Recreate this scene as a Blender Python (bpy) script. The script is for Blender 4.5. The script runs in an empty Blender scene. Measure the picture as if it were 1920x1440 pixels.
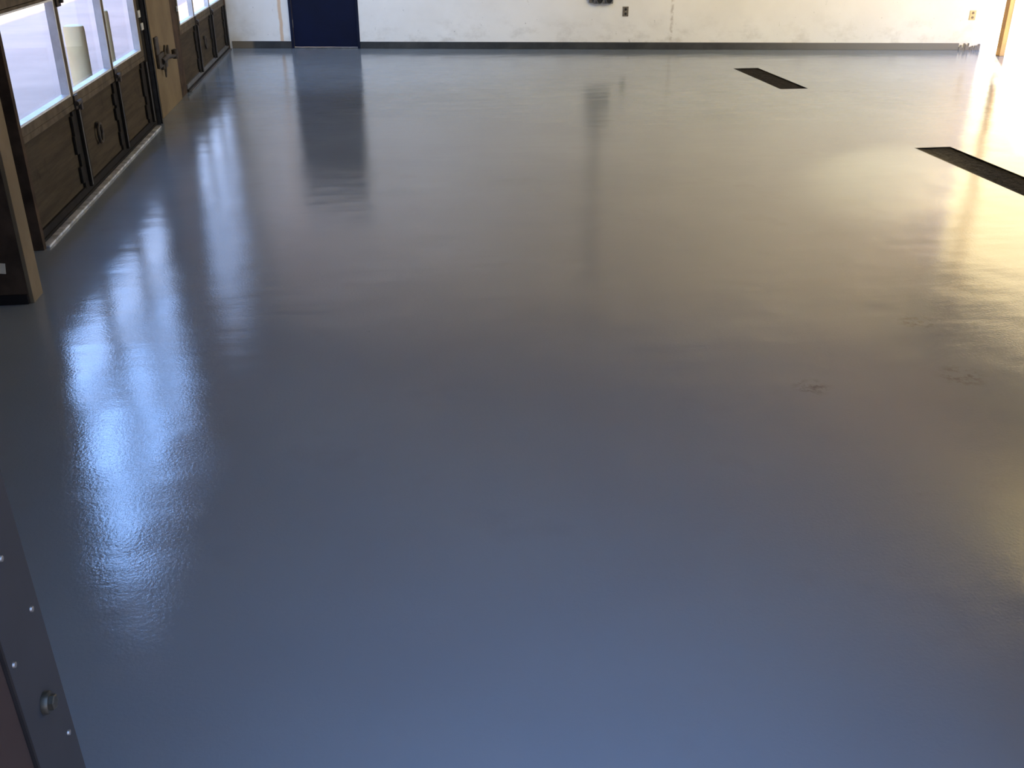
import bpy, bmesh, math, random
from mathutils import Vector, Matrix, noise
random.seed(7)
C = bpy.context.scene.collection
SC = bpy.context.scene

# ------------------------------------------------------------------ helpers
def col(r, g, b):
    f = lambda c: (c/255/12.92) if c/255 <= .04045 else ((c/255+.055)/1.055)**2.4
    return (f(r), f(g), f(b), 1)

class NT:
    """small node-tree helper"""
    def __init__(s, name):
        s.m = bpy.data.materials.new(name); s.m.use_nodes = True
        s.t = s.m.node_tree; s.p = s.t.nodes['Principled BSDF']; s.out = s.t.nodes['Material Output']
        tc = s.t.nodes.new('ShaderNodeTexCoord'); s.obj = tc.outputs['Object']
        g = s.t.nodes.new('ShaderNodeNewGeometry'); s.pos = g.outputs['Position']
    def link(s, a, b): s.t.links.new(a, b)
    def val(s, sock, v):
        if isinstance(v, bpy.types.NodeSocket): s.link(v, sock)
        elif v is not None: sock.default_value = v
    def noise(s, vec, scale, detail=4, rough=.55, dist=0):
        n = s.t.nodes.new('ShaderNodeTexNoise'); s.val(n.inputs['Vector'], vec)
        n.inputs['Scale'].default_value = scale; n.inputs['Detail'].default_value = detail
        n.inputs['Roughness'].default_value = rough; n.inputs['Distortion'].default_value = dist
        return n.outputs['Fac']
    def mapping(s, vec, scale=(1, 1, 1), loc=(0, 0, 0), rot=(0, 0, 0)):
        n = s.t.nodes.new('ShaderNodeMapping'); s.val(n.inputs['Vector'], vec)
        n.inputs['Scale'].default_value = scale; n.inputs['Location'].default_value = loc
        n.inputs['Rotation'].default_value = rot
        return n.outputs[0]
    def ramp(s, fac, lo, hi, a=0., b=1., smooth=True):
        n = s.t.nodes.new('ShaderNodeMapRange'); s.val(n.inputs['Value'], fac)
        if smooth: n.interpolation_type = 'SMOOTHSTEP'
        for i, v in zip(('From Min', 'From Max', 'To Min', 'To Max'), (lo, hi, a, b)): n.inputs[i].default_value = v
        return n.outputs['Result']
    def math(s, op, a, b=None):
        n = s.t.nodes.new('ShaderNodeMath'); n.operation = op
        s.val(n.inputs[0], a); s.val(n.inputs[1], b); return n.outputs[0]
    def mix(s, fac, a, b, mode='MIX'):
        n = s.t.nodes.new('ShaderNodeMix'); n.data_type = 'RGBA'; n.blend_type = mode
        s.val(n.inputs[0], fac); s.val(n.inputs[6], a); s.val(n.inputs[7], b); return n.outputs[2]
    def xyz(s, vec):
        n = s.t.nodes.new('ShaderNodeSeparateXYZ'); s.val(n.inputs[0], vec); return n.outputs
    def bump(s, h, strength, dist, prev=None):
        n = s.t.nodes.new('ShaderNodeBump'); s.val(n.inputs['Height'], h)
        n.inputs['Strength'].default_value = strength; n.inputs['Distance'].default_value = dist
        if prev is not None: s.link(prev, n.inputs['Normal'])
        return n.outputs[0]
    def set(s, **kw):
        for k, v in kw.items(): s.val(s.p.inputs[k.replace('_', ' ')], v)
        return s.m

def simple(name, c, rough=.6, metal=0., var=.25, scale=9., bump=.0, spec=.5):
    """painted or bare surface with procedural mottling"""
    n = NT(name); f = n.noise(n.obj, scale, 5, .6)
    d = tuple(x*(1-var) for x in c[:3])+(1,); l = tuple(min(1, x*(1+var)) for x in c[:3])+(1,)
    base = n.mix(n.ramp(f, .3, .7), d, l)
    n.set(Base_Color=base, Roughness=rough, Metallic=metal, Specular_IOR_Level=spec)
    if bump: n.set(Normal=n.bump(f, bump, .01))
    return n.m

# mesh pieces ------------------------------------------------------
def box(bm, x0, x1, y0, y1, z0, z1, bev=0.):
    vs = [bm.verts.new(v) for v in ((x0,y0,z0),(x1,y0,z0),(x1,y1,z0),(x0,y1,z0),(x0,y0,z1),(x1,y0,z1),(x1,y1,z1),(x0,y1,z1))]
    fs = [bm.faces.new([vs[i] for i in q]) for q in ((3,2,1,0),(4,5,6,7),(0,1,5,4),(1,2,6,5),(2,3,7,6),(3,0,4,7))]
    if bev > 0:
        es = list({e for f in fs for e in f.edges})
        bmesh.ops.bevel(bm, geom=es, offset=bev, segments=2, profile=.6, affect='EDGES')

def lathe(bm, prof, seg=20, mat=Matrix.Identity(4)):
    """revolve (radius, height) pairs about local z"""
    rings = []
    for r, z in prof:
        if r < 1e-6: rings.append([bm.verts.new(mat @ Vector((0, 0, z)))])
        else: rings.append([bm.verts.new(mat @ Vector((r*math.cos(2*math.pi*i/seg), r*math.sin(2*math.pi*i/seg), z))) for i in range(seg)])
    for a, b in zip(rings, rings[1:]):
        for i in range(seg):
            j = (i+1) % seg
            if len(a) == 1 and len(b) == 1: continue
            if len(a) == 1: bm.faces.new((a[0], b[i], b[j]))
            elif len(b) == 1: bm.faces.new((a[i], b[0], a[j]))
            else: bm.faces.new((a[i], b[i], b[j], a[j]))

def tube(bm, pts, r, seg=10, closed=False):
    pts = [Vector(p) for p in pts]; n = len(pts); rings = []
    for i, p in enumerate(pts):
        a = pts[(i-1) % n] if (closed or i) else p
        b = pts[(i+1) % n] if (closed or i < n-1) else p
        t = (b-a).normalized(); u = t.orthogonal().normalized() if not rings else (prev - t*prev.dot(t)).normalized()
        prev = u; w = t.cross(u)
        rr = r[i] if isinstance(r, (list, tuple)) else r
        rings.append([bm.verts.new(p+(u*math.cos(2*math.pi*k/seg)+w*math.sin(2*math.pi*k/seg))*rr) for k in range(seg)])
    for i in range(n if closed else n-1):
        a, b = rings[i], rings[(i+1) % n]
        for k in range(seg): bm.faces.new((a[k], a[(k+1) % seg], b[(k+1) % seg], b[k]))
    if not closed:
        bm.faces.new(list(reversed(rings[0]))); bm.faces.new(rings[-1])

def obj(name, bm, m, parent=None, smooth=False, loc=None, rz=0.):
    bmesh.ops.recalc_face_normals(bm, faces=bm.faces)
    me = bpy.data.meshes.new(name); bm.to_mesh(me); bm.free()
    if smooth:
        for p in me.polygons: p.use_smooth = True
        try: me.set_sharp_from_angle(angle=math.radians(40))
        except Exception: pass
    me.materials.append(m)
    o = bpy.data.objects.new(name, me); C.objects.link(o)
    if parent: o.parent = parent
    if loc: o.location = loc
    o.rotation_euler.z = rz
    return o
def boxes(name, m, parent, *bs, bev=0., **kw):
    bm = bmesh.new()
    for b in bs: box(bm, *b, bev=bev)
    return obj(name, bm, m, parent, **kw)
def struct(o, label=None):
    o['kind'] = 'structure'
    if label: o['label'] = label
    return o
def tag(o, label, cat, group=None):
    o['label'] = label; o['category'] = cat
    if group: o['group'] = group
    return o
def empty(name, loc=(0,0,0), rz=0.):
    o = bpy.data.objects.new(name, None); o.empty_display_size = .1; C.objects.link(o)
    o.location = loc; o.rotation_euler.z = rz
    return o
def copy_tree(o, parent=None):
    c = o.copy(); C.objects.link(c); c.parent = parent
    for ch in o.children: copy_tree(ch, c)
    return c

# ------------------------------------------------------------------ materials
def floor_material():
    n = NT('grey_epoxy'); P = n.pos
    big = n.noise(P, .55, 3, .5); mid = n.noise(P, 2.2, 4, .55)
    base = n.mix(n.ramp(big, .3, .7), (.184, .217, .250, 1), (.218, .254, .286, 1))
    base = n.mix(n.ramp(mid, .55, .8, 0, .35), base, (.165, .175, .2, 1))
    # a few scuffed, dirty spots
    sp = n.noise(n.mapping(P, (1.2, 1.2, 1)), 3.1, 6, .7)
    scuff = n.ramp(sp, .68, .76)
    base = n.mix(n.math('MULTIPLY', scuff, .45), base, (.07, .07, .075, 1))
    for sx, sy, sr in ((2.34, 3.41, .13), (1.68, 3.40, .10), (3.0, 4.35, .22), (2.45, 4.0, .12), (4.84, 10.1, .2)):
        q = n.t.nodes.new('ShaderNodeVectorMath'); q.operation = 'DISTANCE'; n.link(P, q.inputs[0]); q.inputs[1].default_value = (sx, sy, 0)
        k = n.math('MULTIPLY', n.ramp(q.outputs['Value'], sr*.15, sr, 1, 0), n.ramp(n.noise(P, 17, 5, .7), .45, .62))
        base = n.mix(n.math('MULTIPLY', k, .6), base, (.045, .043, .04, 1))
    r = n.ramp(n.noise(P, 1.3, 4, .6), .3, .75, .07, .14)
    r = n.math('ADD', r, n.math('MULTIPLY', scuff, .2))
    wav = n.bump(n.noise(P, 1.6, 2, .5), .25, .02)
    streak = n.bump(n.noise(n.mapping(P, (1, 4, 1)), 1.7, 2, .5), .12, .012, wav)
    fine = n.bump(n.noise(P, 85, 3, .6), .22, .0022, streak)
    return n.set(Base_Color=base, Roughness=r, Normal=fine, IOR=1.5)

def wall_material():
    n = NT('worn_white_paint'); O = n.obj; x, y, z = n.xyz(O)
    base = n.mix(n.ramp(n.noise(O, .8, 4, .6), .35, .7), (.77, .745, .685, 1), (.85, .83, .775, 1))
    # grime gathering towards the floor
    low = n.ramp(z, .05, .55, 1, 0)
    g = n.math('MULTIPLY', low, n.ramp(n.noise(n.mapping(O, (1, 1, 1.6)), 3.2, 6, .65), .45, .75))
    base = n.mix(n.math('MULTIPLY', g, .5), base, (.40, .36, .29, 1))
    # scuffs, dark flecks, leaning scratches
    f1 = n.ramp(n.noise(n.mapping(O, (1, 1, .55)), 13, 5, .7), .64, .70)
    f1 = n.math('MULTIPLY', f1, n.ramp(n.noise(O, 1.1, 2), .36, .52))
    base = n.mix(n.math('MULTIPLY', f1, .7), base, (.2, .18, .15, 1))
    f2 = n.ramp(n.noise(n.mapping(O, (3, 1, .35), rot=(0, .35, 0)), 9, 3, .6), .73, .77)
    base = n.mix(n.math('MULTIPLY', f2, .55), base, (.17, .15, .13, 1))
    f3 = n.ramp(n.noise(n.mapping(O, (1, 1, .6)), 34, 3, .6), .70, .735)
    f3 = n.math('MULTIPLY', f3, n.ramp(z, .1, .75, .9, .25))
    base = n.mix(f3, base, (.16, .14, .11, 1))
    # rust run left of the blue door, grey run by the outlet
    xr = n.math('ADD', x, n.math('MULTIPLY', n.math('SUBTRACT', n.noise(n.mapping(O, (0, 0, 2.2)), 2, 3), .5), .05))
    d = n.math('ABSOLUTE', n.math('SUBTRACT', xr, -1.232))
    base = n.mix(n.ramp(d, .012, .032, .8, 0), base, (.62, .40, .22, 1))
    d2 = n.math('ABSOLUTE', n.math('SUBTRACT', xr, 4.06))
    k = n.math('MULTIPLY', n.ramp(d2, .006, .03, .55, 0), n.ramp(n.noise(n.mapping(O, (1, 1, 1)), 14, 4), .4, .6))
    base = n.mix(k, base, (.33, .27, .2, 1))
    # mottled tan tint towards the left corner
    cl = n.math('MULTIPLY', n.ramp(x, -1.95, -1.35, 1, 0), n.ramp(n.noise(O, 2.5, 4), .25, .65, .35, 1))
    base = n.mix(n.math('MULTIPLY', cl, .7), base, (.48, .39, .25, 1))
    return n.set(Base_Color=base, Roughness=.75, Normal=n.bump(n.noise(O, 40, 3), .15, .004))

def pillar_material():
    n = NT('tan_pillar_paint'); O = n.pos
    base = n.mix(n.ramp(n.noise(O, 2.4, 5, .6), .3, .7), (.135, .10, .055, 1), (.185, .14, .082, 1))
    st = n.ramp(n.noise(n.mapping(O, (2, 5, .7)), 3.5, 5, .65), .6, .72)
    base = n.mix(n.math('MULTIPLY', st, .55), base, (.13, .09, .05, 1))
    return n.set(Base_Color=base, Roughness=.8, Specular_IOR_Level=.25, Normal=n.bump(n.noise(O, 30, 4), .25, .006))

def door_board():
    n = NT('weathered_brown_board'); O = n.pos
    g = n.noise(n.mapping(O, (6, .5, 7)), 3.2, 6, .65)
    base = n.mix(n.ramp(g, .3, .7), (.036, .027, .016, 1), (.064, .049, .030, 1))
    base = n.mix(n.math('MULTIPLY', n.ramp(n.noise(O, 4, 5, .7), .58, .75), .6), base, (.016, .011, .007, 1))
    return n.set(Base_Color=base, Roughness=.85, Specular_IOR_Level=.15, Normal=n.bump(g, .2, .006))

def pit_material():
    n = NT('dark_drain_dirt'); O = n.pos
    v = n.noise(O, 42, 6, .75)
    base = n.mix(n.ramp(v, .35, .65), (.006, .0046, .003, 1), (.026, .020, .013, 1))
    base = n.mix(n.ramp(n.noise(O, 75, 3, .7), .7, .76), base, (.22, .18, .12, 1))
    return n.set(Base_Color=base, Roughness=.95, Specular_IOR_Level=.08, Normal=n.bump(v, .8, .02))

def glass_material():
    n = NT('window_glass'); t = n.t
    tr = t.nodes.new('ShaderNodeBsdfTransparent'); tr.inputs[0].default_value = (1, 1, 1, 1)
    gl = t.nodes.new('ShaderNodeBsdfGlossy'); gl.inputs['Roughness'].default_value = .02
    lw = t.nodes.new('ShaderNodeLayerWeight')
    fac = n.math('ADD', n.math('MULTIPLY', n.math('POWER', lw.outputs['Facing'], 5.), .35), .02)
    mx = t.nodes.new('ShaderNodeMixShader')
    n.link(fac, mx.inputs[0]); n.link(tr.outputs[0], mx.inputs[1]); n.link(gl.outputs[0], mx.inputs[2])
    n.link(mx.outputs[0], n.out.inputs[0]); t.nodes.remove(n.p)
    return n.m

def baseboard_material():
    n = NT('scuffed_vinyl_base'); O = n.obj; x, y, z = n.xyz(O)
    base = n.mix(n.ramp(n.noise(O, 3, 5, .65), .3, .7), (.016, .0175, .0175, 1), (.042, .042, .039, 1))
    pale_right = n.ramp(x, 4.2, 7.6, 0, .75)  # blends to a paler tone along the right-hand length
    base = n.mix(pale_right, base, (.26, .24, .21, 1))
    base = n.mix(n.math('MULTIPLY', n.ramp(x, -1.66, -1.60, 1, 0), .8), base, (.16, .12, .07, 1))
    chip = n.ramp(n.noise(n.mapping(O, (1, 1, 2)), 22, 4, .7), .72, .76)
    base = n.mix(n.math('MULTIPLY', chip, n.ramp(x, 3.6, 5, 0, .9)), base, (.7, .66, .58, 1))
    return n.set(Base_Color=base, Roughness=.6)

M = dict(
    floor=floor_material(), wall=wall_material(), pillar=pillar_material(), board=door_board(), pit=pit_material(),
    glass=glass_material(), base=baseboard_material(),
    darkwall=simple('dark_brown_wall', (.075, .052, .035, 1), .8, var=.35, scale=4, bump=.2),
    jamb=simple('dark_jamb_shaded_face', (.052, .033, .02, 1), .85, var=.4, scale=6, bump=.2, spec=.2),
    stile=simple('black_steel_stile', (.010, .0075, .005, 1), .75, var=.5, scale=14, bump=.2, spec=.2),
    rail=simple('dull_rail_steel', (.12, .115, .11, 1), .45, .4, .3, 12),
    bead=simple('pale_glazing_bead', (.62, .64, .66, 1), .5, var=.12, scale=8),
    sashface=simple('brown_sash_paint', (.085, .066, .042, 1), .75, var=.35, scale=9, spec=.2),
    rubber=simple('black_rubber', (.010, .008, .007, 1), .8, var=.3, spec=.2),
    sill=simple('bright_threshold_strip', (.55, .57, .58, 1), .35, .3, .5, 11),
    trackm=simple('dark_track_steel', (.035, .034, .034, 1), .6, .2, .3, 12, spec=.3),
    lightsteel=simple('pale_galvanised', (.6, .6, .55, 1), .5, .2, .2, 20),
    iron=simple('blackened_iron', (.035, .025, .016, 1), .6, .2, .4, 25, .3),
    navy=simple('navy_door_paint', (.0022, .0046, .022, 1), .45, var=.2, scale=3, spec=.25),
    navyframe=simple('navy_frame_paint', (.0035, .006, .020, 1), .5, var=.25, scale=5, spec=.25),
    ceil=simple('grey_ceiling', (.55, .50, .43, 1), .85, var=.1, scale=2),
    side=simple('pale_side_wall', (.7, .66, .58, 1), .8, var=.1, scale=2),
    apron=simple('outside_concrete', (.52, .33, .235, 1), .85, var=.10, scale=.7),
    shadem=simple('cream_shade_wall', (.88, .80, .66, 1), .8, var=.05, scale=1.5),
    bollard=simple('cream_yellow_bollard', (1, .77, .40, 1), .6, var=.08, scale=5),
    plate=simple('bronze_grey_outlet', (.17, .145, .11, 1), .5, .3, .25, 30),
    creamplate=simple('cream_outlet', (.55, .45, .24, 1), .5, var=.1, scale=30),
    black=simple('black_socket', (.008, .008, .007, 1), .5, var=.2),
    conduit=simple('painted_conduit', (.5, .47, .41, 1), .6, var=.1),
    greybox=simple('grey_electrical_box', (.16, .155, .15, 1), .5, .3, .25, 18),
    guard=simple('dark_blue_grey_steel', (.011, .012, .0135, 1), .75, .1, .2, 6),
    brownpaint=simple('brown_jamb_paint', (.024, .0145, .011, 1), .85, var=.2, spec=.2, scale=5),
    screw=simple('bright_screw_steel', (.33, .31, .28, 1), .4, .9, .1, 40),
    bolt=simple('dark_bolt_steel', (.045, .04, .028, 1), .4, .6, .25, 60),
    post=simple('orange_tan_post', (.62, .34, .12, 1), .6, var=.15, scale=4),
    tagm=simple('cream_tag', (.6, .52, .38, 1), .6, var=.1, scale=20),
)

# ------------------------------------------------------------------ room shell
XL, XR, YF, H = -2.3, 8.15, .78, 4.2
TH = -math.atan(.155); WB = (0, 14.3, 0)            # the back wall stands a little askew
CT = math.cos(TH)
u = lambda X: X/CT                                   # position along the back wall from plan X
back_y = lambda X: 14.3-.155*X
# floor with the two drain slots left open
DX0, DX1 = 4.282, 4.588
drains = [(3.4, 7.48), (10.353, 11.853)]
bm = bmesh.new()
xs = [-2.3, DX0, DX1, 8.25]; ys = [.55, 3.4, 7.48, 10.353, 11.853, 14.9]
for i in range(3):
    for j in range(5):
        if i == 1 and j in (1, 3): continue
        bm.faces.new([bm.verts.new((x, y, 0)) for x, y in ((xs[i], ys[j]), (xs[i+1], ys[j]), (xs[i+1], ys[j+1]), (xs[i], ys[j+1]))])
bmesh.ops.remove_doubles(bm, verts=bm.verts, dist=1e-4)
struct(obj('floor', bm, M['floor']), 'glossy grey epoxy garage floor')
# outside paving, all round the building
bm = bmesh.new()
bm.faces.new([bm.verts.new(v) for v in ((-60, -60, -.08), (70, -60, -.08), (70, 90, -.08), (-60, 90, -.08))])
struct(obj('ground', bm, M['apron']), 'pale concrete paving outside the windows')
struct(boxes('ceiling', M['ceil'], None, (-2.6, 8.4, .5, 15.1, H, H+.1)))
# back wall (local x runs along it, room side is -y)
DL, DR = u(-1.095), u(-.163)
struct(boxes('wall_back', M['wall'], None, (u(-2.04), DL, 0, .2, 0, H), (DR, u(8.152), 0, .2, 0, H), (DL, DR, 0, .2, 2.12, H), loc=WB, rz=TH), 'scuffed white back wall')
struct(boxes('baseboard_back_left', M['base'], None, (u(-1.90), DL-.002, -.014, 0, 0, .094), bev=.003, loc=WB, rz=TH))
bm = bmesh.new(); box(bm, DR+.002, u(7.86), -.014, 0, 0, .09, bev=.003)
# torn, crumbling end of the baseboard
xx = u(7.862)
while xx < u(8.12):
    w = random.uniform(.012, .03); hgt = random.uniform(.03, .1)
    box(bm, xx, xx+w*.9, -.014-random.random()*.008, 0, 0, hgt); xx += w
struct(obj('baseboard_back_right', bm, M['base'], loc=WB, rz=TH))
# left wall: dark infill around the two overhead doors
D1 = (5.70, 9.16); D2 = (10.985, 14.46); DZ = 3.24
struct(boxes('wall_left', M['darkwall'], None,
    (-2.5, XL, YF, D1[0], 0, H), (-2.05, -2.0, 9.34, 9.56, 0, H), (-2.05, -2.0, 10.58, D2[0], 0, H),
    (-2.05, -2.0, D2[1]+.03, 15.1, -.1, H), (-2.05, -2.0, D1[0], 9.34, DZ, H), (-2.05, -2.0, 9.56, 10.58, DZ, H),
    (-2.05, -2.0, D2[0], D2[1]+.03, DZ, H)))
# timber jambs beside the doors
struct(boxes('trim_1', M['jamb'], None, (XL, -1.905, 5.655, 5.70, 0, DZ), bev=.002))
struct(boxes('trim_2', M['stile'], None, (-2.04, -1.94, 9.30, 9.534, 0, DZ+.1), (-1.985, -1.94, 9.175, 9.30, 0, DZ+.1), bev=.002))
struct(boxes('trim_3', M['jamb'], None, (-2.04, -1.945, 10.61, 10.975, 0, DZ+.1), bev=.002))
struct(boxes('trim_4', M['jamb'], None, (-2.04, -1.93, 14.49, 14.57, 0, DZ+.1), bev=.002))
# right wall with a wide open bay
RY0, RY1, RZ = 8.9, 13.03, 3.1
struct(boxes('wall_right', M['side'], None, (XR, XR+.2, .5, 3.6, 0, H), (XR, XR+.2, 7.2, RY0, 0, H), 
    (XR, XR+.2, 3.6, 7.2, RZ, H), (XR, XR+.2, RY0, RY1, RZ, H)))
# front wall: the opening the picture is taken through
struct(boxes('wall_front', M['brownpaint'], None, (-2.5, -.3435, .60, .775, 0, H), (1.3, 8.35, .60, .775, 0, H), (-.3435, 1.3, .60, .775, 2.7, H)))
# added unseen wall: shades the left paving, and its gap passes low sun
struct(boxes('shade_wall', M['shadem'], None, (-2.05, -2.0, 15.1, 21.3, -.1, H+.1), (-2.05, -2.0, 21.3, 28, 1.75, H+.1), (-2.05, -2.0, 28, 44, -.1, H+.1)))

# ------------------------------------------------------------------ blue door in the back wall
bd = struct(empty('door_3', WB, TH), 'navy blue steel door in the white back wall')
boxes('door_frame', M['navyframe'], bd, (DL, DL+.036, -.012, .12, 0, 2.12), (DR-.036, DR, -.012, .12, 0, 2.12), (DL+.036, DR-.036, -.012, .12, 2.08, 2.12), bev=.003)
boxes('door_leaf', M['navy'], bd, (DL+.039, DR-.039, .018, .062, .018, 2.078), bev=.003)
boxes('threshold', M['rail'], bd, (DL+.036, DR-.036, -.008, .12, 0, .014), bev=.003)
bm = bmesh.new()
for zz in (.27, 1.05, 1.85):
    lathe(bm, [(0, 0), (.007, 0), (.007, .1), (0, .1)], 12, Matrix.Translation((DL+.037, .008, zz)))
obj('hinge', bm, M['rail'], bd, True)

# ------------------------------------------------------------------ pillars
p = boxes('tan_pillar', M['pillar'], None, (-2.06, -1.935, 9.536, 10.606, 0, H), bev=.006)
tag(p, 'tan painted pillar with dark stains between the two overhead doors', 'pillar')
pn = empty('door_pillar', (-1.9, 4.87, 0)); tag(pn, 'narrow pillar at left edge with tan side and shaded face coloured dark', 'pillar')
def at(o, *bs, base):       # boxes given in room coordinates, stored relative to the thing's base
    return [tuple(b-base[i//2] for i, b in enumerate(q)) for q in bs]
NB = (-1.9, 4.87, 0)
boxes('side_face', M['pillar'], pn, *at(pn, (-1.735, -1.715, 4.802, 4.945, 0, H), base=NB), bev=.003)
boxes('shaded_face', M['jamb'], pn, *at(pn, (XL, -1.735, 4.798, 4.945, 0, H), base=NB))['label'] = 'shaded face, coloured dark brown'  # shade on the camera-facing side is put into this dark colour
boxes('kick_strip', M['rubber'], pn, *at(pn, (XL, -1.737, 4.785, 4.80, 0, .05), base=NB), bev=.003)
t = boxes('paper_tag', M['tagm'], None, (-.016, .016, -.003, .003, -.026, .026), bev=.002, loc=(-1.826, 4.795, .185)); t.rotation_euler.y = .12
tag(t, 'small cream tag low on dark face of the left-edge pillar', 'tag')

# ------------------------------------------------------------------ sectional overhead doors
XI, XO = -1.94, -1.992            # inner and outer face of the sections
def hinge_bm(y, z, big=True):
    bm = bmesh.new(); s = 1 if big else .8
    box(bm, XI, XI+.014, y-.045*s, y+.04*s, z-.07*s, z+.05*s, bev=.004)
    tube(bm, [(XI+.02, y-.05*s, z), (XI+.02, y+.05*s, z)], .016*s, 10)
    box(bm, XI, XI+.035, y+.0, y+.035, z-.05*s, z-.01, bev=.004)
    return bm
def overhead_door(name, y0, y1, mull, label, ring_y, sill):
    d = struct(empty(name, (-1.94, y0, 0)), label)
    inv = Matrix.Translation((1.94, -y0, 0))
    def add(nm, bm, m, par, smooth=False):
        bmesh.ops.transform(bm, matrix=inv, verts=bm.verts); return obj(nm, bm, m, par, smooth)
    def addb(nm, m, par, *bs, bev=.0):
        bm = bmesh.new()
        for b in bs: box(bm, *b, bev=bev)
        return add(nm, bm, m, par)
    # solid bottom section, one board panel per bay
    ed = [y0]+list(mull)+[y1]
    for a, b in zip(ed, ed[1:]):
        addb('board_panel', M['board'], d, (XO, XI-.012, a+.01, b-.01, .05, .60))
    addb('top_rail', M['sashface'], d, (XO, XI, y0, y1, .565, .602), bev=.004)
    addb('bottom_rail', M['rubber'] if sill else M['rail'], d, (XO, XI+.004, y0, y1, .028, .075), bev=.004)
    # dark steel stiles: a hat channel with ragged edge and a dull web
    for k, y in enumerate(list(mull)+[y1-.09]):
        bm = bmesh.new(); w = .068 if k < len(mull) else .085
        box(bm, XI-.012, XI+.006, y-w-.015, y+w, .06, .565, bev=.003)
        box(bm, XI+.004, XI+.026, y+.0, y+w*.8, .06, .565, bev=.004)
        for zz in (.17, .36, .47):
            box(bm, XI-.01, XI+.008, y-w-.045-.025*random.random(), y-w+.01, zz-.06, zz+.05*random.random()+.02, bev=.004)
        st = add('stile', bm, M['stile'], d)
        addb('web', M['rail'], st, (XI+.026, XI+.028, y+.008, y+.02, .07, .56))
    # glazed sections
    for s in range(4):
        z0 = .604+s*.655; z1 = z0+.651
        bs = [(XO, XI, y0, y1, z0, z0+.05), (XO, XI, y0, y1, z1-.016, z1)]
        bs += [(XO, XI, y0, y0+.07, z0+.05, z1-.016), (XO, XI, y1-.10, y1, z0+.05, z1-.016)]
        bs += [(XO, XI, y-.03, y+.03, z0+.05, z1-.016) for y in mull]
        sec = addb('glazed_section', M['sashface'], d, *bs)
        cells = list(zip([y0+.07]+[y+.03 for y in mull], [y-.03 for y in mull]+[y1-.10]))
        bm = bmesh.new()
        for a, b in cells:      # pale beads lining each light
            za, zb = z0+.05, z1-.016
            box(bm, XO+.002, XI+.001, a, a+.012, za, zb); box(bm, XO+.002, XI+.001, b-.014, b, za, zb)
            box(bm, XO+.002, XI+.001, a+.012, b-.014, za, za+.014); box(bm, XO+.002, XI+.001, a+.012, b-.014, zb-.01, zb)
        add('glazing_bead', bm, M['bead'], sec)
        for a, b in cells:
            addb('pane', M['glass'], sec, (XO+.008, XO+.012, a+.012, b-.014, z0+.064, z1-.026))
    for z in (.602, 1.257, 1.912, 2.567):
        for y in mull: add('hinge', hinge_bm(y+.05, z), M['iron'], d, True)['label'] = 'blackened hinge'
    # pull ring on the middle board
    ym = ring_y; bm = bmesh.new()
    tube(bm, [(XI+.012, ym+.05*math.cos(a), .32+.065*math.sin(a)) for a in [2*math.pi*i/20 for i in range(20)]], .011, 8, True)
    box(bm, XI-.012, XI+.012, ym-.02, ym+.02, .355, .395, bev=.004)
    add('pull_ring', bm, M['iron'], d, True)
    addb('bottom_seal', M['rubber'], d, (XO+.004, XI+.012, y0, y1, .004, .03), bev=.004)
    if not sill: addb('roller_plate', M['lightsteel'], d, (XI+.006, XI+.02, y0-.06, y0-.02, .80, .85), bev=.003)
    # roller plates on the far edge
    for z in (.83, .935, 1.5):
        addb('roller_plate', M['lightsteel'], d, (XI, XI+.012, y1-.03+.06*(z < .9), y1+.05+.05*(z < .9), z-.025, z+.03), bev=.003)
    return d
overhead_door('door_1', *D1, (6.86, 8.01), 'nearer brown overhead door with bright window rows and a pull ring', 7.33, True)
overhead_door('door_2', *D2, (11.98, 13.17), 'farther overhead door with window rows beside the white back wall', 12.5, False)
s = boxes('trim_5', M['sill'], None, (-1.928, -1.884, 5.70, 9.15, 0, .015), bev=.004); struct(s, 'bright threshold strip under nearer overhead door')
s = boxes('trim_6', M['rail'], None, (-1.93, -1.9, 10.99, 14.46, 0, .012), bev=.004); struct(s)

# vertical tracks
def track(y, label):
    t = tag(empty('door_track', (-1.91, y, 0)), label, 'door track')
    boxes('rail', M['trackm'], t, (-.03, -.026, 0, .05, 0, 3.2), (-.03, .012, .046, .05, 0, 3.2), (.008, .012, .028, .05, 0, 3.2), (-.03, .0, 0, .004, 0, 3.2))
    for z in (.12, .95, 1.8, 2.7):
        boxes('bracket', M['iron'], t, (-.022, .004, .05, .085, z, z+.07), bev=.003)
    return t
track(9.27, 'dark steel door track beside the nearer overhead door and tan pillar')

# latch on the tan pillar
lt = tag(empty('door_latch', (-1.935, 9.95, .5)), 'blackened latch with knobbed lever on the tan pillar', 'latch')
bm = bmesh.new(); box(bm, 0, .03, -.36, -.05, -.07, .05, bev=.01); box(bm, .0, .02, -.36, -.22, .04, .2, bev=.01); box(bm, 0, .03, -.2, .02, -.1, -.02, bev=.01)
obj('latch_plate', bm, M['iron'], lt)
bm = bmesh.new(); tube(bm, [(.03, -.25, -.02), (.045, -.05, 0), (.05, .2, -.03), (.05, .29, -.03)], [.028, .024, .018, .016], 10)
obj('lever', bm, M['iron'], lt, True)
bm = bmesh.new(); lathe(bm, [(0, -.05), (.025, -.045), (.032, 0), (.03, .035), (0, .045)], 14, Matrix.Translation((.05, .31, -.02)))
obj('knob', bm, M['iron'], lt, True)
bm = bmesh.new(); tube(bm, [(.03, -.1, .0), (.035, -.06, .1)], [.02, .009], 8); obj('spring_pin', bm, M['iron'], lt, True)
bm = bmesh.new(); tube(bm, [(.03, .05, .0), (.035, .08, .085)], [.018, .009], 8); obj('spring_pin', bm, M['iron'], lt, True)
bm = bmesh.new(); tube(bm, [(.03, -.12, -.05), (.03, -.16, -.17)], [.018, .006], 8); obj('pull_cord', bm, M['iron'], lt, True)

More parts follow.
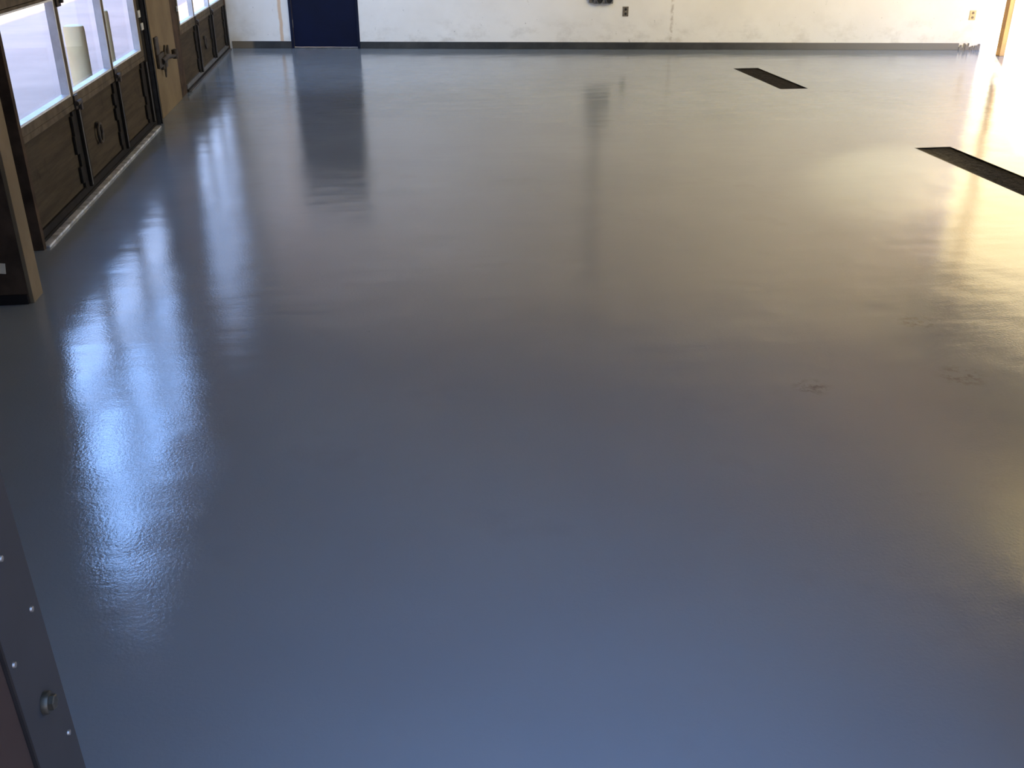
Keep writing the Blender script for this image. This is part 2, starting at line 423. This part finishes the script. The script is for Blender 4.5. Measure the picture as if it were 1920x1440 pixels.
# ------------------------------------------------------------------ floor drains
def drain(y0, y1, label):
    ym = (y0+y1)/2; t = tag(empty('floor_drain', ((DX0+DX1)/2, ym, 0)), label, 'floor drain', 'floor drains')
    hx, hy = (DX1-DX0)/2, (y1-y0)/2
    boxes('rim', M['stile'], t, (-hx, -hx+.008, -hy, hy, -.05, .001), (hx-.008, hx, -hy, hy, -.05, .001), (-hx+.008, hx-.008, -hy, -hy+.008, -.05, .001), (-hx+.008, hx-.008, hy-.008, hy, -.05, .001))
    bm = bmesh.new(); nx, ny = 14, int((y1-y0)/.02)
    g = [[bm.verts.new((-hx+.008+(2*hx-.016)*i/nx, -hy+.008+(2*hy-.016)*j/ny,
          -.008+.006*noise.noise((i*.9, j*.9, ym))+.004*noise.noise((i*.25, j*.25, 5)))) for j in range(ny+1)] for i in range(nx+1)]
    for i in range(nx):
        for j in range(ny): bm.faces.new((g[i][j], g[i+1][j], g[i+1][j+1], g[i][j+1]))
    obj('dirt_bed', bm, M['pit'], t, True)
    return t
drain(*drains[0], 'long dark floor drain cut off by the right edge of the picture')
drain(*drains[1], 'short dark floor drain nearest the back wall')

# ------------------------------------------------------------------ fittings on the back wall
def wall_thing(name, X, z, label, cat, group=None):
    return tag(empty(name, (X, back_y(X), z), TH), label, cat, group)
def outlet(X, z, w, h, mp, ms, label):
    t = wall_thing('outlet', X, z, label, 'outlet')
    boxes('cover_plate', mp, t, (-w/2, w/2, -.008, 0, -h/2, h/2), bev=.003)
    for dz in (-.028, .028):
        bm = bmesh.new(); lathe(bm, [(0, .0), (.016, 0), (.016, .004), (0, .004)], 16, Matrix.Translation((0, -.0075, dz)) @ Matrix.Rotation(math.pi/2, 4, 'X'))
        obj('socket', bm, ms, t)
    bm = bmesh.new(); lathe(bm, [(0, 0), (.004, 0), (.003, .002), (0, .002)], 10, Matrix.Translation((0, -.0078, 0)) @ Matrix.Rotation(math.pi/2, 4, 'X'))
    obj('screw', bm, M['screw'], t)
outlet(3.396, .483, .076, .125, M['plate'], M['black'], 'small bronze grey outlet plate on the back wall below the twin-socket box')
outlet(7.97, .445, .08, .12, M['creamplate'], M['plate'], 'small cream outlet plate at right end of the white back wall')
sb = wall_thing('socket_box', 3.07, .585, 'grey electrical box with two round black sockets at top of the picture', 'electrical box')
boxes('box_body', M['greybox'], sb, (-.11, .155, -.06, 0, .0, .30), bev=.01)
boxes('side_cover', M['plate'], sb, (-.165, -.112, -.035, 0, .01, .28), bev=.006)
for dx in (-.025, .1):
    bm = bmesh.new(); R = Matrix.Translation((dx, -.058, .045)) @ Matrix.Rotation(math.pi/2, 4, 'X')
    lathe(bm, [(.048, 0), (.05, .012), (.046, .02), (.038, .02), (.036, .006), (0, .006)], 24, R)
    s_ = obj('round_socket', bm, M['rail'], sb, True)
    bm = bmesh.new(); lathe(bm, [(0, .0), (.036, 0), (.036, .009), (0, .009)], 24, R); obj('socket_face', bm, M['black'], s_)
bm = bmesh.new(); tube(bm, [(.0, -.03, .3), (.0, -.03, 3.55)], .022, 12); obj('conduit', bm, M['conduit'], sb, True)

# ------------------------------------------------------------------ steel corner guard at the near opening
gd = tag(empty('corner_guard', (-.333, .7897, 0)), 'dark blue grey steel corner plate with screws and bolt at lower left', 'corner guard')
gd.rotation_euler.x = .046          # leans a little
boxes('plate', M['guard'], gd, (-.01, 0, -.0437, .0437, .003, 2.68), bev=.0015)
boxes('edge_gasket', M['rubber'], gd, (-.01, .0004, -.0475, -.0440, .003, 2.68))
for dy, z in ((.0248, 1.183), (-.034, 1.1725), (.0269, 1.025), (-.0022, 1.261)):
    bm = bmesh.new(); lathe(bm, [(0, 0), (.003, 0), (.0027, .0018), (0, .0024)], 12, Matrix.Translation((0, dy, z)) @ Matrix.Rotation(math.pi/2, 4, 'Y'))
    obj('screw', bm, M['screw'], gd, True)
bm = bmesh.new(); Rb = Matrix.Translation((0, -.002, 1.095)) @ Matrix.Rotation(math.pi/2, 4, 'Y')
lathe(bm, [(0, 0), (.0105, 0), (.0108, .004), (.0098, .006), (0, .006)], 24, Rb)
b_ = obj('bolt', bm, M['bolt'], gd, True)
bm = bmesh.new(); lathe(bm, [(0, .006), (.0075, .006), (.0075, .0095), (.0062, .0105), (0, .0105)], 6, Rb); obj('bolt_head', bm, M['bolt'], b_)
t7 = boxes('trim_7', M['brownpaint'], None, (-.027, -.002, -.28, -.0478, .012, 2.68), bev=.002, loc=(-.333, .7897, 0)); t7.rotation_euler.x = .046
struct(t7, 'brown painted jamb board at lower left corner')

# ------------------------------------------------------------------ outside: bollards, post in the open bay
def bollard(x, y, r, h, label):
    bm = bmesh.new(); lathe(bm, [(0, -.08), (r, -.08), (r, h-.03), (r*.93, h-.008), (r*.7, h), (0, h+.004)], 28)
    o = obj('bollard', bm, M['bollard'], None, True, loc=(x, y, 0)); tag(o, label, 'bollard', 'bollards outside the doors')
bollard(-2.5, 9.25, .085, .85, 'cream yellow bollard outside middle window of the nearer overhead door')
bollard(-2.5, 10.26, .06, .88, 'cream bollard outside far window of nearer door, mostly behind the mullion')
p = boxes('door_post', M['post'], None, (XR-.08, XR-.01, 12.44, 12.53, 0, RZ), bev=.005); tag(p, 'thin orange tan post in the sunlit opening at far right', 'post')

# ------------------------------------------------------------------ light
az, el = math.radians(28), math.radians(25)
SUN = Vector((math.sin(az)*math.cos(el), math.cos(az)*math.cos(el), math.sin(el)))   # towards the sun
L = bpy.data.lights.new('sun', 'SUN'); L.energy = 38; L.angle = math.radians(1.5); L.color = (1, .83, .56)
o = bpy.data.objects.new('sun', L); C.objects.link(o); o.rotation_euler = (-SUN).to_track_quat('-Z', 'Y').to_euler()

w = bpy.data.worlds.new('sky'); SC.world = w; w.use_nodes = True; t = w.node_tree
bg = t.nodes['Background']; tc = t.nodes.new('ShaderNodeTexCoord')
sep = t.nodes.new('ShaderNodeSeparateXYZ'); t.links.new(tc.outputs['Generated'], sep.inputs[0])
def mr(v, a, b, c, d):
    n = t.nodes.new('ShaderNodeMapRange'); n.interpolation_type = 'SMOOTHSTEP'; t.links.new(v, n.inputs[0])
    for i, q in enumerate((a, b, c, d)): n.inputs[i+1].default_value = q
    return n.outputs[0]
def mixc(f, a, b, mode='MIX'):
    n = t.nodes.new('ShaderNodeMix'); n.data_type = 'RGBA'; n.blend_type = mode
    for s_, v in ((n.inputs[0], f), (n.inputs[6], a), (n.inputs[7], b)):
        if isinstance(v, bpy.types.NodeSocket): t.links.new(v, s_)
        else: s_.default_value = v
    return n.outputs[2]
skyc = mixc(mr(sep.outputs[2], 0, .7, 0, 1), (2.2, 2.75, 4.1, 1), (1.5, 2.6, 5.3, 1))
nz = t.nodes.new('ShaderNodeTexNoise'); nz.inputs['Scale'].default_value = 3; nz.inputs['Detail'].default_value = 4; t.links.new(tc.outputs['Generated'], nz.inputs[0])
skyc = mixc(mr(nz.outputs['Fac'], .45, .7, 0, .5), skyc, (2.9, 3.5, 5.0, 1))                # thin cloud
def mul(a, b):
    n = t.nodes.new('ShaderNodeMath'); n.operation = 'MULTIPLY'; t.links.new(a, n.inputs[0]); t.links.new(b, n.inputs[1]); return n.outputs[0]
clear = mul(mul(mr(sep.outputs[2], .30, .52, 0, 1), mr(sep.outputs[0], .02, -.16, 0, 1)), mr(sep.outputs[1], .4, .62, 0, 1))
skyc = mixc(clear, skyc, (5.5, 10.3, 21.5, 1))                                                # bright clear blue up to the left
vd = t.nodes.new('ShaderNodeVectorMath'); vd.operation = 'DOT_PRODUCT'; t.links.new(tc.outputs['Generated'], vd.inputs[0]); vd.inputs[1].default_value = SUN
skyc = mixc(mr(vd.outputs['Value'], .86, 1, 0, 1), skyc, (3.4, 2.6, 1.35, 1))                    # glow round the low sun
dim = t.nodes.new('ShaderNodeVectorMath'); dim.operation = 'SCALE'; t.links.new(skyc, dim.inputs[0])
t.links.new(mr(sep.outputs[0], -.52, -.27, .2, 1), dim.inputs['Scale']); skyc = dim.outputs[0]  # duller sky due left
t.links.new(skyc, bg.inputs[0]); bg.inputs[1].default_value = 1.0

def area(name, loc, rot, sx, sy, power, color, portal=False, spread=math.pi):
    L = bpy.data.lights.new(name, 'AREA'); L.shape = 'RECTANGLE'; L.size = sx; L.size_y = sy; L.energy = power; L.color = color; L.spread = spread
    o = bpy.data.objects.new(name, L); C.objects.link(o); o.location = loc; o.rotation_euler = rot
    if portal: L.cycles.is_portal = True
    return o
hp = math.pi/2
# fill lamp added to strengthen warm daylight from the open right-hand bay
area('bay_fill', (8.12, 10.9, 1.6), (hp, 0, hp), 3.9, 2.9, 45, (1, .78, .30))
o = area('warm_wall_fill', (7.3, 7.5, 4.0), (0, 0, 0), 1.2, 1.2, 310, (1, .83, .34))  # unseen warm fill light, added to brighten back wall and floor
o.rotation_euler = (Vector((2.5, 13.9, .8))-o.location).to_track_quat('-Z', 'Y').to_euler()
# unseen cool fill light, added to brighten the left of the back wall
o = area('cool_wall_fill', (-.2, 9.6, 4.1), (0, 0, 0), 2.6, .3, 48, (.52, .68, 1), spread=math.radians(80))
o.rotation_euler = (Vector((-.2, 14.3, .3))-o.location).to_track_quat('-Z', 'Y').to_euler()
def spot(name, loc, target, power, color, deg, blend, size=.1):
    L = bpy.data.lights.new(name, 'SPOT'); L.energy = power; L.color = color; L.spot_size = math.radians(deg); L.spot_blend = blend; L.shadow_soft_size = size
    o = bpy.data.objects.new(name, L); C.objects.link(o); o.location = loc
    o.rotation_euler = (Vector(target)-Vector(loc)).to_track_quat('-Z', 'Y').to_euler(); return o
spot('streak_fill_spot', (7.9, 12.6, 3.9), (3.7, 6.7, 0), 6000, (1, .80, .44), 9.5, 1.)  # added spot that lays the warm streak on the floor

# ------------------------------------------------------------------ camera
cd = bpy.data.cameras.new('camera'); cam = bpy.data.objects.new('camera', cd); C.objects.link(cam)
cd.sensor_width = 36; cd.lens = 36*1850/1920; cd.clip_start = .05
cam.location = (0, 0, 1.75); cam.rotation_euler = (math.radians(90-25.817), 0, math.radians(-7.676))
SC.camera = cam
SC.cycles.max_bounces = 8; SC.cycles.diffuse_bounces = 4; SC.cycles.glossy_bounces = 3; SC.cycles.transparent_max_bounces = 12
SC.view_settings.view_transform = 'Standard'
SC.view_settings.look = 'None'
SC.view_settings.exposure = 0
